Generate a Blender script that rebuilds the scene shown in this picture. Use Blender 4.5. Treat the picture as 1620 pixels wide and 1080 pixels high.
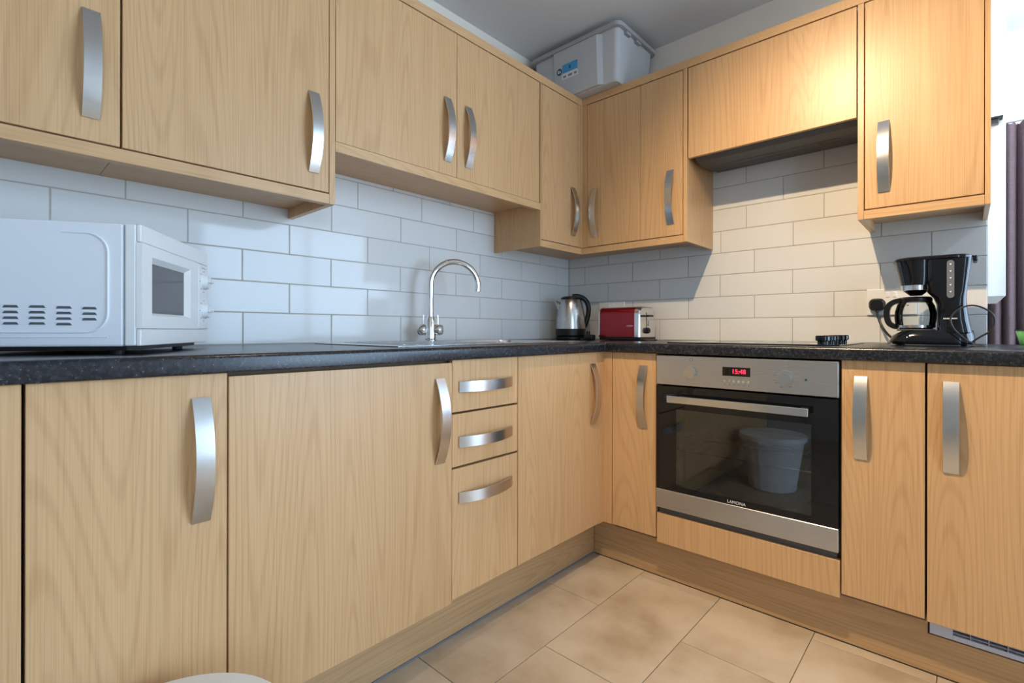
import bpy, bmesh, math, random
from mathutils import Vector, Matrix
R = math.radians
random.seed(7)
SC = bpy.context.scene
COL = SC.collection
for o in list(bpy.data.objects):
    bpy.data.objects.remove(o)

# ------------------------------------------------------------------ camera
cd = bpy.data.cameras.new('camera'); cam = bpy.data.objects.new('camera', cd); COL.objects.link(cam)
SC.camera = cam
cd.sensor_fit = 'HORIZONTAL'; cd.sensor_width = 36.0
cd.lens = 779.35 / 1620 * 36
cd.shift_y = -(540 - 523.05) / 1620
cd.clip_start = 0.02
YAW, ROLL = 0.7438, 0.0015
cam.matrix_world = (Matrix.Translation((1.7763, -2.4402, 0.9711)) @ Matrix.Rotation(YAW, 4, 'Z')
                    @ Matrix.Rotation(R(90), 4, 'X') @ Matrix.Rotation(ROLL, 4, 'Z'))

# ------------------------------------------------------------------ world, exposure
w = bpy.data.worlds.new('sky'); SC.world = w; w.use_nodes = True
bg = w.node_tree.nodes['Background']
bg.inputs['Color'].default_value = (0.52, 0.74, 1.0, 1)
bg.inputs['Strength'].default_value = 10.5
SC.view_settings.view_transform = 'Standard'
SC.view_settings.look = 'None'
SC.view_settings.gamma = 1.0
SC.view_settings.use_curve_mapping = False
SC.view_settings.exposure = 0.0
SC.cycles.use_denoising = True
SC.cycles.max_bounces = 10
SC.cycles.diffuse_bounces = 6
SC.cycles.glossy_bounces = 5
SC.cycles.transparent_max_bounces = 12
SC.cycles.sample_clamp_indirect = 6.0
# daylight enters through the glazed wall at x = 4.4: portals only guide the sampling of the sky
WINDOWS = [(-3.9, -3.1, 0.1, 2.3), (-0.8, 1.65, 0.1, 2.35)]
XW = 4.40
NETS = [0, 0]
for (a, b, c, d) in WINDOWS:
    l = bpy.data.lights.new('window_portal', 'AREA'); l.shape = 'RECTANGLE'
    l.size = b - a; l.size_y = d - c; l.cycles.is_portal = True
    lo = bpy.data.objects.new('window_portal', l); COL.objects.link(lo)
    lo.matrix_world = Matrix.Translation((XW + 0.06, (a + b) / 2, (c + d) / 2)) @ Matrix.Rotation(R(90), 4, 'Z') @ Matrix.Rotation(R(90), 4, 'X')

# ------------------------------------------------------------------ node helpers / materials
def newmat(name):
    m = bpy.data.materials.new(name); m.use_nodes = True
    return m, m.node_tree.nodes, m.node_tree.links, m.node_tree.nodes['Principled BSDF']

def plain(name, col, rough=0.5, metal=0.0, spec=0.5, bump=None, var=0.0, coat=0.0):
    m, N, L, b = newmat(name)
    b.inputs['Base Color'].default_value = (*col, 1)
    b.inputs['Roughness'].default_value = rough
    b.inputs['Metallic'].default_value = metal
    b.inputs['Specular IOR Level'].default_value = spec
    b.inputs['Coat Weight'].default_value = coat
    if var:
        oi = N.new('ShaderNodeObjectInfo'); mp = N.new('ShaderNodeMapRange')
        mp.inputs['To Min'].default_value = 1 - var; mp.inputs['To Max'].default_value = 1 + var * .3
        mx = N.new('ShaderNodeVectorMath'); mx.operation = 'SCALE'
        mx.inputs[0].default_value = col
        L.new(oi.outputs['Random'], mp.inputs['Value']); L.new(mp.outputs[0], mx.inputs['Scale'])
        L.new(mx.outputs[0], b.inputs['Base Color'])
    if bump:
        tc = N.new('ShaderNodeTexCoord'); n = N.new('ShaderNodeTexNoise'); n.inputs['Scale'].default_value = bump[0]
        n.inputs['Detail'].default_value = 4
        bp = N.new('ShaderNodeBump'); bp.inputs['Strength'].default_value = bump[1]; bp.inputs['Distance'].default_value = bump[2]
        L.new(tc.outputs['Object'], n.inputs['Vector']); L.new(n.outputs['Fac'], bp.inputs['Height']); L.new(bp.outputs[0], b.inputs['Normal'])
    return m

def oak(name, axis, light=(0.655, 0.402, 0.198), dark=(0.49, 0.272, 0.116), rough=0.36):
    """light oak laminate, grain running along local axis"""
    m, N, L, b = newmat(name)
    tc = N.new('ShaderNodeTexCoord'); oi = N.new('ShaderNodeObjectInfo')
    sc = N.new('ShaderNodeVectorMath'); sc.operation = 'SCALE'; sc.inputs[0].default_value = (17.0, 9.0, 13.0)
    ad = N.new('ShaderNodeVectorMath'); ad.operation = 'ADD'
    L.new(oi.outputs['Random'], sc.inputs['Scale']); L.new(tc.outputs['Object'], ad.inputs[0]); L.new(sc.outputs[0], ad.inputs[1])
    def stretched(s):
        mp = N.new('ShaderNodeMapping')
        v = [1.0, 1.0, 1.0]; v['xyz'.index(axis)] = s
        mp.inputs['Scale'].default_value = v
        L.new(ad.outputs[0], mp.inputs['Vector']); return mp
    # cathedral contours
    n1 = N.new('ShaderNodeTexNoise'); n1.inputs['Scale'].default_value = 4.0; n1.inputs['Detail'].default_value = 1.0
    n1.inputs['Distortion'].default_value = 0.15
    L.new(stretched(0.075).outputs[0], n1.inputs['Vector'])
    mu = N.new('ShaderNodeMath'); mu.operation = 'MULTIPLY'; mu.inputs[1].default_value = 300
    sn = N.new('ShaderNodeMath'); sn.operation = 'SINE'
    L.new(n1.outputs['Fac'], mu.inputs[0]); L.new(mu.outputs[0], sn.inputs[0])
    r1 = N.new('ShaderNodeMapRange'); r1.inputs['From Min'].default_value = 0.2; r1.inputs['From Max'].default_value = 1.0
    L.new(sn.outputs[0], r1.inputs['Value'])
    # fine pores
    n2 = N.new('ShaderNodeTexNoise'); n2.inputs['Scale'].default_value = 420; n2.inputs['Detail'].default_value = 2
    L.new(stretched(0.010).outputs[0], n2.inputs['Vector'])
    r2 = N.new('ShaderNodeMapRange'); r2.inputs['From Min'].default_value = 0.42; r2.inputs['From Max'].default_value = 0.72
    L.new(n2.outputs['Fac'], r2.inputs['Value'])
    # broad colour drift
    n3 = N.new('ShaderNodeTexNoise'); n3.inputs['Scale'].default_value = 7; n3.inputs['Detail'].default_value = 2
    L.new(stretched(0.1).outputs[0], n3.inputs['Vector'])
    a1 = N.new('ShaderNodeMath'); a1.operation = 'MULTIPLY'; a1.inputs[1].default_value = 0.30; L.new(r1.outputs[0], a1.inputs[0])
    a2 = N.new('ShaderNodeMath'); a2.operation = 'MULTIPLY_ADD'; a2.inputs[1].default_value = 0.52
    L.new(r2.outputs[0], a2.inputs[0]); L.new(a1.outputs[0], a2.inputs[2])
    a3 = N.new('ShaderNodeMath'); a3.operation = 'MULTIPLY_ADD'; a3.inputs[1].default_value = 0.55
    L.new(n3.outputs['Fac'], a3.inputs[0]); L.new(a2.outputs[0], a3.inputs[2])
    a4 = N.new('ShaderNodeMath'); a4.operation = 'SUBTRACT'; a4.inputs[1].default_value = 0.22; a4.use_clamp = True
    L.new(a3.outputs[0], a4.inputs[0])
    mix = N.new('ShaderNodeMix'); mix.data_type = 'RGBA'
    mix.inputs['A'].default_value = (*light, 1); mix.inputs['B'].default_value = (*dark, 1)
    L.new(a4.outputs[0], mix.inputs['Factor']); L.new(mix.outputs['Result'], b.inputs['Base Color'])
    b.inputs['Roughness'].default_value = rough
    b.inputs['Specular IOR Level'].default_value = 0.45
    bp = N.new('ShaderNodeBump'); bp.inputs['Strength'].default_value = 0.12; bp.inputs['Distance'].default_value = 0.0006
    bp.invert = True
    L.new(a2.outputs[0], bp.inputs['Height']); L.new(bp.outputs[0], b.inputs['Normal'])
    return m

def worktop_mat():
    m, N, L, b = newmat('black_speckled_laminate')
    tc = N.new('ShaderNodeTexCoord')
    v = N.new('ShaderNodeTexVoronoi'); v.inputs['Scale'].default_value = 190
    L.new(tc.outputs['Object'], v.inputs['Vector'])
    n = N.new('ShaderNodeTexNoise'); n.inputs['Scale'].default_value = 120; n.inputs['Detail'].default_value = 3
    L.new(tc.outputs['Object'], n.inputs['Vector'])
    r = N.new('ShaderNodeMapRange'); r.inputs['From Min'].default_value = 0.22; r.inputs['From Max'].default_value = 0.05
    L.new(v.outputs['Distance'], r.inputs['Value'])
    r2 = N.new('ShaderNodeMapRange'); r2.inputs['From Min'].default_value = 0.46; r2.inputs['From Max'].default_value = 0.66
    L.new(n.outputs['Fac'], r2.inputs['Value'])
    mu = N.new('ShaderNodeMath'); mu.operation = 'MULTIPLY'; L.new(r.outputs[0], mu.inputs[0]); L.new(r2.outputs[0], mu.inputs[1])
    m1 = N.new('ShaderNodeMix'); m1.data_type = 'RGBA'
    m1.inputs['A'].default_value = (0.008, 0.009, 0.013, 1); m1.inputs['B'].default_value = (0.026, 0.028, 0.036, 1)
    L.new(r2.outputs[0], m1.inputs['Factor'])
    m2 = N.new('ShaderNodeMix'); m2.data_type = 'RGBA'; m2.inputs['B'].default_value = (0.30, 0.29, 0.28, 1)
    L.new(mu.outputs[0], m2.inputs['Factor']); L.new(m1.outputs['Result'], m2.inputs['A'])
    L.new(m2.outputs['Result'], b.inputs['Base Color'])
    b.inputs['Roughness'].default_value = 0.26
    bp = N.new('ShaderNodeBump'); bp.inputs['Strength'].default_value = 0.15; bp.inputs['Distance'].default_value = 0.0004
    L.new(n.outputs['Fac'], bp.inputs['Height']); L.new(bp.outputs[0], b.inputs['Normal'])
    return m

def floor_mat():
    m, N, L, b = newmat('beige_stone_floor')
    tc = N.new('ShaderNodeTexCoord'); oi = N.new('ShaderNodeObjectInfo')
    sc = N.new('ShaderNodeVectorMath'); sc.operation = 'SCALE'; sc.inputs[0].default_value = (23.0, 11.0, 5.0)
    ad = N.new('ShaderNodeVectorMath'); ad.operation = 'ADD'
    L.new(oi.outputs['Random'], sc.inputs['Scale']); L.new(tc.outputs['Object'], ad.inputs[0]); L.new(sc.outputs[0], ad.inputs[1])
    n = N.new('ShaderNodeTexNoise'); n.inputs['Scale'].default_value = 5.5; n.inputs['Detail'].default_value = 6; n.inputs['Roughness'].default_value = 0.55
    L.new(ad.outputs[0], n.inputs['Vector'])
    cr = N.new('ShaderNodeValToRGB')
    cr.color_ramp.elements[0].position = 0.33; cr.color_ramp.elements[0].color = (0.42, 0.315, 0.205, 1)
    cr.color_ramp.elements[1].position = 0.66; cr.color_ramp.elements[1].color = (0.60, 0.49, 0.36, 1)
    e = cr.color_ramp.elements.new(0.5); e.color = (0.53, 0.42, 0.295, 1)
    L.new(n.outputs['Fac'], cr.inputs['Fac']); L.new(cr.outputs['Color'], b.inputs['Base Color'])
    b.inputs['Roughness'].default_value = 0.42
    n2 = N.new('ShaderNodeTexNoise'); n2.inputs['Scale'].default_value = 90; n2.inputs['Detail'].default_value = 3
    L.new(ad.outputs[0], n2.inputs['Vector'])
    bp = N.new('ShaderNodeBump'); bp.inputs['Strength'].default_value = 0.1; bp.inputs['Distance'].default_value = 0.0006
    L.new(n2.outputs['Fac'], bp.inputs['Height']); L.new(bp.outputs[0], b.inputs['Normal'])
    return m

def brushed(name, col, rough, axis, amt=0.12):
    m, N, L, b = newmat(name)
    tc = N.new('ShaderNodeTexCoord'); mp = N.new('ShaderNodeMapping')
    v = [1.0, 1.0, 1.0]; v['xyz'.index(axis)] = 0.01
    mp.inputs['Scale'].default_value = v
    L.new(tc.outputs['Object'], mp.inputs['Vector'])
    n = N.new('ShaderNodeTexNoise'); n.inputs['Scale'].default_value = 900; n.inputs['Detail'].default_value = 2
    L.new(mp.outputs[0], n.inputs['Vector'])
    r = N.new('ShaderNodeMapRange'); r.inputs['To Min'].default_value = rough - amt / 2; r.inputs['To Max'].default_value = rough + amt / 2
    L.new(n.outputs['Fac'], r.inputs['Value']); L.new(r.outputs[0], b.inputs['Roughness'])
    b.inputs['Base Color'].default_value = (*col, 1); b.inputs['Metallic'].default_value = 1.0
    bp = N.new('ShaderNodeBump'); bp.inputs['Strength'].default_value = 0.004; bp.inputs['Distance'].default_value = 0.0001
    L.new(n.outputs['Fac'], bp.inputs['Height']); L.new(bp.outputs[0], b.inputs['Normal'])
    return m

def glassy(name, tint, ior=1.5, rough=0.0):
    """thin pane: fresnel reflection over a tinted see-through body"""
    m, N, L, b = newmat(name)
    N.remove(b); out = N['Material Output']
    fr = N.new('ShaderNodeFresnel'); fr.inputs['IOR'].default_value = ior
    tr = N.new('ShaderNodeBsdfTransparent'); tr.inputs['Color'].default_value = (*tint, 1)
    gl = N.new('ShaderNodeBsdfGlossy'); gl.inputs['Roughness'].default_value = rough
    mx = N.new('ShaderNodeMixShader')
    L.new(fr.outputs[0], mx.inputs[0]); L.new(tr.outputs[0], mx.inputs[1]); L.new(gl.outputs[0], mx.inputs[2])
    L.new(mx.outputs[0], out.inputs['Surface'])
    return m

def glow(name, col, s):
    m, N, L, b = newmat(name)
    b.inputs['Base Color'].default_value = (*col, 1); b.inputs['Emission Color'].default_value = (*col, 1)
    b.inputs['Emission Strength'].default_value = s
    return m

def curtain_mat():
    m, N, L, b = newmat('purple_curtain_cloth')
    tc = N.new('ShaderNodeTexCoord'); mp = N.new('ShaderNodeMapping'); mp.inputs['Scale'].default_value = (1, 1, 6)
    L.new(tc.outputs['Object'], mp.inputs['Vector'])
    n = N.new('ShaderNodeTexNoise'); n.inputs['Scale'].default_value = 60; n.inputs['Detail'].default_value = 3
    L.new(mp.outputs[0], n.inputs['Vector'])
    mx = N.new('ShaderNodeMix'); mx.data_type = 'RGBA'
    mx.inputs['A'].default_value = (0.20, 0.13, 0.15, 1); mx.inputs['B'].default_value = (0.35, 0.25, 0.27, 1)
    L.new(n.outputs['Fac'], mx.inputs['Factor']); L.new(mx.outputs['Result'], b.inputs['Base Color'])
    b.inputs['Roughness'].default_value = 0.9
    return m

M = dict(
    oak_z=oak('light_oak_upright_grain', 'z'), oak_x=oak('light_oak_grain_x', 'x'), oak_y=oak('light_oak_grain_y', 'y'),
    plinth_x=oak('oak_plinth_grain_x', 'x', (0.52, 0.33, 0.165), (0.36, 0.205, 0.09)),
    plinth_y=oak('oak_plinth_grain_y', 'y', (0.52, 0.33, 0.165), (0.36, 0.205, 0.09)),
    body=plain('carcass_with_gap_shade', (0.14, 0.085, 0.045), 0.6, bump=(40, .1, .0005)),  # oak carcass made darker, shade of the door gaps put into its colour
    inside=plain('dark_recess', (0.03, 0.025, 0.02), 0.8),
    worktop=worktop_mat(), floor=floor_mat(),
    tile=plain('white_glazed_tile', (0.74, 0.735, 0.715), 0.07, spec=0.28, bump=(9, .06, .002), var=0.04),
    grout=plain('beige_grout', (0.47, 0.43, 0.37), 0.9, bump=(300, .3, .0006)),
    joint=plain('floor_joint', (0.20, 0.15, 0.10), 0.9),
    wall=plain('painted_wall', (0.80, 0.72, 0.62), 0.85, bump=(120, .15, .0006)),
    white_wall=plain('white_painted_wall', (0.90, 0.90, 0.89), 0.8, bump=(120, .15, .0006)),
    ceil=plain('painted_ceiling', (0.66, 0.66, 0.66), 0.9, bump=(60, .1, .0006)),
    handle=brushed('brushed_nickel', (0.62, 0.615, 0.61), 0.25, 'y', 0.05),
    steel=brushed('brushed_steel', (0.60, 0.59, 0.58), 0.30, 'x'),
    steel_z=brushed('brushed_steel_upright', (0.60, 0.59, 0.58), 0.26, 'z'),
    sink=brushed('sink_steel', (0.62, 0.62, 0.62), 0.22, 'y'),
    chrome=plain('chrome', (0.80, 0.81, 0.82), 0.05, 1.0),
    chrome_dull=plain('satin_chrome', (0.72, 0.71, 0.70), 0.16, 1.0),
    black=plain('black_plastic', (0.008, 0.008, 0.010), 0.32, spec=0.3),
    black_gloss=plain('glossy_black_plastic', (0.004, 0.005, 0.008), 0.06, spec=0.45),
    black_glass=plain('black_glass', (0.006, 0.006, 0.007), 0.03),
    rubber=plain('black_rubber', (0.015, 0.015, 0.016), 0.5),
    hood=plain('grey_painted_metal', (0.085, 0.080, 0.078), 0.5, bump=(30, .05, .0005)),
    hood_dark=plain('dark_print', (0.02, 0.02, 0.02), 0.6),
    white=plain('white_enamel', (0.80, 0.82, 0.86), 0.28, bump=(200, .03, .0003)),
    white_plastic=plain('white_plastic', (0.82, 0.82, 0.81), 0.3, bump=(100, .03, .0003)),
    print=plain('grey_print', (0.20, 0.22, 0.26), 0.6),
    print_white=plain('white_print', (0.80, 0.80, 0.80), 0.5),
    slot=plain('vent_shadow', (0.10, 0.11, 0.12), 0.7),
    mw_glass=plain('microwave_window', (0.09, 0.09, 0.10), 0.06, spec=0.6),
    red=plain('metallic_red', (0.25, 0.003, 0.010), 0.22, 0.6, coat=0.5),
    grey_plastic=plain('grey_tote_plastic', (0.50, 0.50, 0.505), 0.45, bump=(60, .05, .0004)),
    grey_rim=plain('grey_tote_rim', (0.38, 0.365, 0.355), 0.5),
    sticker_blue=plain('blue_sticker', (0.06, 0.32, 0.60), 0.5), sticker_teal=plain('teal_sticker', (0.01, 0.09, 0.10), 0.5),
    sticker_white=plain('white_sticker', (0.75, 0.75, 0.75), 0.5),
    oven_glass=glassy('oven_door_glass', (0.78, 0.80, 0.80), 1.8),
    cavity=plain('oven_enamel', (0.09, 0.09, 0.09), 0.35),
    carafe=glassy('clear_glass', (0.90, 0.93, 0.94), 1.5),
    gauge=plain('smoky_gauge', (0.16, 0.17, 0.19), 0.15),
    led=glow('red_led', (1.0, 0.02, 0.06), 3.0),
    bulb=glow('warm_bulb', (1.0, 0.72, 0.42), 25.0),
    bulb_added=glow('added_lamp_bulb', (0.9, 0.95, 1.0), 25.0),  # bulb of the added spotlight by the curtain
    curtain=curtain_mat(),
    grille=plain('pale_blue_grey_plastic', (0.52, 0.56, 0.66), 0.4),
    green=plain('green_glass', (0.22, 0.62, 0.16), 0.12, coat=0.5),
    seal=plain('grey_seal', (0.16, 0.17, 0.19), 0.35),
    front_wall=plain('cream_painted_wall', (0.50, 0.45, 0.39), 0.85, bump=(120, .15, .0006)),
    net=glassy('window_net', (0.30, 0.30, 0.30), 1.3),
    bin=plain('white_bin_plastic', (0.80, 0.82, 0.83), 0.42, bump=(80, .03, .0004)),
    upvc=plain('white_upvc', (0.85, 0.85, 0.85), 0.35),
)

# ------------------------------------------------------------------ mesh helpers
def box(bm, x0, x1, y0, y1, z0, z1, bev=0.0, seg=1, taper=None):
    g = bmesh.ops.create_cube(bm, size=1.0)
    for v in g['verts']:
        v.co = Vector(((x0 + x1) / 2 + v.co.x * (x1 - x0), (y0 + y1) / 2 + v.co.y * (y1 - y0), (z0 + z1) / 2 + v.co.z * (z1 - z0)))
    if bev:
        es = list({e for v in g['verts'] for e in v.link_edges})
        bmesh.ops.bevel(bm, geom=es, offset=bev, segments=seg, affect='EDGES', profile=0.5)
    return bm

def nb(): return bmesh.new()

def B(x0, x1, y0, y1, z0, z1, bev=0.0, seg=1): return box(nb(), x0, x1, y0, y1, z0, z1, bev, seg)

def cyl(bm, p0, p1, r0, r1=None, n=24, cap=True):
    r1 = r0 if r1 is None else r1
    p0, p1 = Vector(p0), Vector(p1); d = p1 - p0
    q = d.to_track_quat('Z', 'Y').to_matrix().to_4x4()
    bmesh.ops.create_cone(bm, cap_ends=cap, cap_tris=False, segments=n, radius1=r0, radius2=r1, depth=d.length,
                          matrix=Matrix.Translation((p0 + p1) / 2) @ q)
    return bm

def lathe(bm, prof, c, n=40, cap_top=True, cap_bot=True):
    rings = []
    for (r, z) in prof:
        rings.append([bm.verts.new((c[0] + r * math.cos(2 * math.pi * i / n), c[1] + r * math.sin(2 * math.pi * i / n), c[2] + z)) for i in range(n)])
    for a, b in zip(rings, rings[1:]):
        for i in range(n):
            bm.faces.new((a[i], a[(i + 1) % n], b[(i + 1) % n], b[i]))
    if cap_bot: bm.faces.new(rings[0][::-1])
    if cap_top: bm.faces.new(rings[-1])
    return bm

def tube(bm, pts, r, n=12, closed=False, caps=True):
    pts = [Vector(p) for p in pts]; k = len(pts)
    rs = r if isinstance(r, (list, tuple)) else [r] * k
    rings = []; up = None
    for i, p in enumerate(pts):
        if closed: t = pts[(i + 1) % k] - pts[i - 1]
        else: t = pts[min(i + 1, k - 1)] - pts[max(i - 1, 0)]
        t.normalize()
        if up is None:
            up = Vector((0, 0, 1)) if abs(t.z) < 0.9 else Vector((1, 0, 0))
        u = (up - t * up.dot(t)).normalized(); up = u; v = t.cross(u)
        rings.append([bm.verts.new(p + (u * math.cos(2 * math.pi * j / n) + v * math.sin(2 * math.pi * j / n)) * rs[i]) for j in range(n)])
    rng = range(k) if closed else range(k - 1)
    for i in rng:
        a, b = rings[i], rings[(i + 1) % k]
        for j in range(n):
            bm.faces.new((a[j], b[j], b[(j + 1) % n], a[(j + 1) % n]))
    if caps and not closed:
        bm.faces.new(rings[0]); bm.faces.new(rings[-1][::-1])
    return bm

def smooth_path(pts, sub=8):
    P = [Vector(p) for p in pts]; P = [P[0] * 2 - P[1]] + P + [P[-1] * 2 - P[-2]]
    out = []
    for i in range(1, len(P) - 2):
        for s in range(sub):
            t = s / sub; a, b, c, d = P[i - 1], P[i], P[i + 1], P[i + 2]
            out.append(0.5 * ((2 * b) + (c - a) * t + (2 * a - 5 * b + 4 * c - d) * t * t + (3 * b - a - 3 * c + d) * t ** 3))
    out.append(P[-2]); return out

def rrect(x0, x1, y0, y1, r, z, n=6):
    r = min(r, (x1 - x0) / 2 - 1e-5, (y1 - y0) / 2 - 1e-5)
    o = []
    for (cx, cy, a0) in ((x1 - r, y1 - r, 0), (x0 + r, y1 - r, 90), (x0 + r, y0 + r, 180), (x1 - r, y0 + r, 270)):
        for i in range(n + 1):
            a = R(a0 + 90 * i / n); o.append((cx + r * math.cos(a), cy + r * math.sin(a), z))
    return o

def loft(bm, secs, cap=True):
    rings = [[bm.verts.new(p) for p in s] for s in secs]; n = len(rings[0])
    for a, b in zip(rings, rings[1:]):
        for i in range(n): bm.faces.new((a[i], a[(i + 1) % n], b[(i + 1) % n], b[i]))
    if cap: bm.faces.new(rings[0][::-1]); bm.faces.new(rings[-1])
    return bm

def prism(bm, poly, axis, a, b):
    """poly: list of 2D points in the plane normal to axis ('x': (y,z), 'y': (x,z), 'z': (x,y))"""
    def P(u, v, t): return {'x': (t, u, v), 'y': (u, t, v), 'z': (u, v, t)}[axis]
    A = [bm.verts.new(P(u, v, a)) for u, v in poly]; Bq = [bm.verts.new(P(u, v, b)) for u, v in poly]
    n = len(poly)
    for i in range(n): bm.faces.new((A[i], A[(i + 1) % n], Bq[(i + 1) % n], Bq[i]))
    bm.faces.new(A[::-1]); bm.faces.new(Bq); bmesh.ops.recalc_face_normals(bm, faces=bm.faces)
    return bm

def ring_frame(bm, X0, X1, Z0, Z1, x0, x1, z0, z1, y0, y1):
    """rectangular frame in the xz plane with a rectangular hole, thickness y0..y1"""
    box(bm, X0, X1, y0, y1, Z0, z0); box(bm, X0, X1, y0, y1, z1, Z1)
    box(bm, X0, x0, y0, y1, z0, z1); box(bm, x1, X1, y0, y1, z0, z1)
    return bm

ORIG = {}      # world origin of each (unrotated) object, so children can be given in the same coordinates
def finish(bm, smooth):
    bmesh.ops.recalc_face_normals(bm, faces=bm.faces)
    if smooth:
        for f in bm.faces: f.smooth = True
        for e in bm.edges:
            if len(e.link_faces) == 2 and e.calc_face_angle(0) > R(35): e.smooth = False

def obj(name, bm, mat, parent=None, smooth=False):
    """coordinates are those of the thing's frame; the object origin goes to the middle of its box"""
    finish(bm, smooth)
    vs = [v.co.copy() for v in bm.verts]
    lo = Vector((min(v.x for v in vs), min(v.y for v in vs), min(v.z for v in vs)))
    hi = Vector((max(v.x for v in vs), max(v.y for v in vs), max(v.z for v in vs)))
    c = (lo + hi) / 2
    if parent is None: c.z = lo.z
    bmesh.ops.translate(bm, verts=bm.verts, vec=-c)
    me = bpy.data.meshes.new(name); bm.to_mesh(me); bm.free()
    me.materials.append(M[mat] if isinstance(mat, str) else mat)
    o = bpy.data.objects.new(name, me); COL.objects.link(o)
    ORIG[o] = c
    o.location = c
    if parent is not None:
        o.parent = parent; o.location = c - ORIG[parent]
    return o

def inst(name, me, parent, c, rot=None):
    o = bpy.data.objects.new(name, me); COL.objects.link(o); o.parent = parent
    c = Vector(c); ORIG[o] = c; o.location = c - ORIG[parent]
    if rot is not None: o.rotation_euler = rot
    return o

def tag(o, label, cat, group=None):
    o['label'] = label; o['category'] = cat
    if group: o['group'] = group
    return o

def thing(name, label, cat, loc, rotz=0.0, group=None, local=False):
    e = bpy.data.objects.new(name, None); COL.objects.link(e)
    e.empty_display_size = 0.05
    e.location = loc; e.rotation_euler = (0, 0, rotz)
    ORIG[e] = Vector((0, 0, 0)) if local else Vector(loc)
    return tag(e, label, cat, group)

def struct(name, bm, mat, label=None, smooth=False):
    o = obj(name, bm, mat, None, smooth); o['kind'] = 'structure'
    if label: o['label'] = label
    return o

def text(name, body, size, mat, parent, loc, rot, extr=0.0003, align='CENTER'):
    cu = bpy.data.curves.new(name, 'FONT'); cu.body = body; cu.size = size; cu.extrude = extr
    cu.align_x = align; cu.align_y = 'CENTER'
    t = bpy.data.objects.new(name, cu); COL.objects.link(t)
    dg = bpy.context.evaluated_depsgraph_get(); dg.update()
    me = bpy.data.meshes.new_from_object(t.evaluated_get(dg))
    bpy.data.objects.remove(t)
    me.materials.clear(); me.materials.append(M[mat])
    o = inst(name, me, parent, loc, rot)
    return o

# ------------------------------------------------------------------ dimensions (metres)
DB, DU, DW = 0.6614, 0.3065, 0.680        # base door face, wall-unit door face, worktop front
ZDB, ZDT = 0.1745, 0.884                   # base doors
WT = 0.923                                 # worktop top
ZPB, ZPT, ZCB, ZCT = 1.3688, 1.4004, 2.1395, 2.175
ZC = 2.47
WEND = 1.835
YF, YB = -4.0, 1.70

# ------------------------------------------------------------------ room shell
fl = struct('floor', B(-0.1, XW + .1, YF - .1, YB + .1, -0.08, -0.003), 'joint', 'beige stone-effect floor')
ce = struct('ceiling', B(-0.1, XW + .1, YF - .1, YB + .1, ZC, ZC + .08), 'ceil', 'plain grey-white ceiling')
wl = struct('wall_left', B(-0.104, -0.004, YF - .1, YB + .1, -0.08, ZC), 'wall', 'wall behind the sink')
wb = struct('wall_back', B(-0.004, WEND, 0.004, 0.10, -0.003, ZC), 'wall', 'wall behind the oven run')
wf = struct('wall_front', B(-0.004, XW, YF - .1, YF, -0.003, ZC), 'front_wall')
wfar = struct('wall_far', B(-0.004, XW, YB, YB + .1, -0.003, ZC), 'white_wall')
# glazed right wall
bm = nb(); ys = [YF] + [v for wdw in WINDOWS for v in wdw[:2]] + [YB]
for a, b in zip(ys[0::2], ys[1::2]): box(bm, XW, XW + .1, a, b, -0.003, ZC)
for (a, b, c, d) in WINDOWS:
    box(bm, XW, XW + .1, a, b, -0.003, c); box(bm, XW, XW + .1, a, b, d, ZC)
wr = struct('wall_right', bm, 'white_wall')
for i, (a, b, c, d) in enumerate(WINDOWS):
    f = 0.05
    wn = struct('window_%d' % (i + 1), B(XW + .02, XW + .07, a, b, c, c + f), 'upvc', 'glazed window frame')
    obj('window_frame', B(XW + .02, XW + .07, a, b, d - f, d), 'upvc', wn)
    n = 2
    if NETS[i]: obj('net_pane', B(XW + .072, XW + .074, a, b, c, d), 'net', wn)
    for k in range(n + 1):
        yy = a + (b - a - f) * k / n
        obj('window_post', B(XW + .02, XW + .07, yy, yy + f, c + f, d - f), 'upvc', wn)

# floor tiles
TX, TY, TJ = 0.299, 0.603, 0.0022
tile_me = {}
def slab(key, dx, dy, dz, mat, bev):
    if key not in tile_me:
        bm = B(-dx / 2, dx / 2, -dy / 2, dy / 2, -dz / 2, dz / 2, bev, 1)
        finish(bm, False)
        me = bpy.data.meshes.new('tile'); bm.to_mesh(me); bm.free(); me.materials.append(M[mat]); tile_me[key] = me
    return tile_me[key]
for k in range(-1, 12):
    x0 = 0.822 + (k - 1) * TX; x1 = x0 + TX
    off = -0.946 if k % 2 == 0 else -0.649
    if k == 0: off = -0.946
    off = -0.946 if ((k - 0) % 2 == 0) else -0.649
    for j in range(-6, 5):
        y1 = off + j * TY; y0 = y1 - TY
        if x1 < 0.50 or (y0 > -0.60 and x1 < 1.9): continue
        cx0, cx1, cy0, cy1 = max(x0, -.004), min(x1, XW), max(y0, YF), min(y1, YB)
        if x0 < 1.8 and y0 < -0.6 and cy1 > -0.55: cy1 = min(cy1, -0.55)
        if cx1 - cx0 < .03 or cy1 - cy0 < .03: continue
        me = slab(('f', round(cx1 - cx0, 4), round(cy1 - cy0, 4)), cx1 - cx0 - TJ, cy1 - cy0 - TJ, 0.0028, 'floor', 0.0007)
        inst('floor_tile', me, fl, ((cx0 + cx1) / 2, (cy0 + cy1) / 2, -0.0014))

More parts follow.
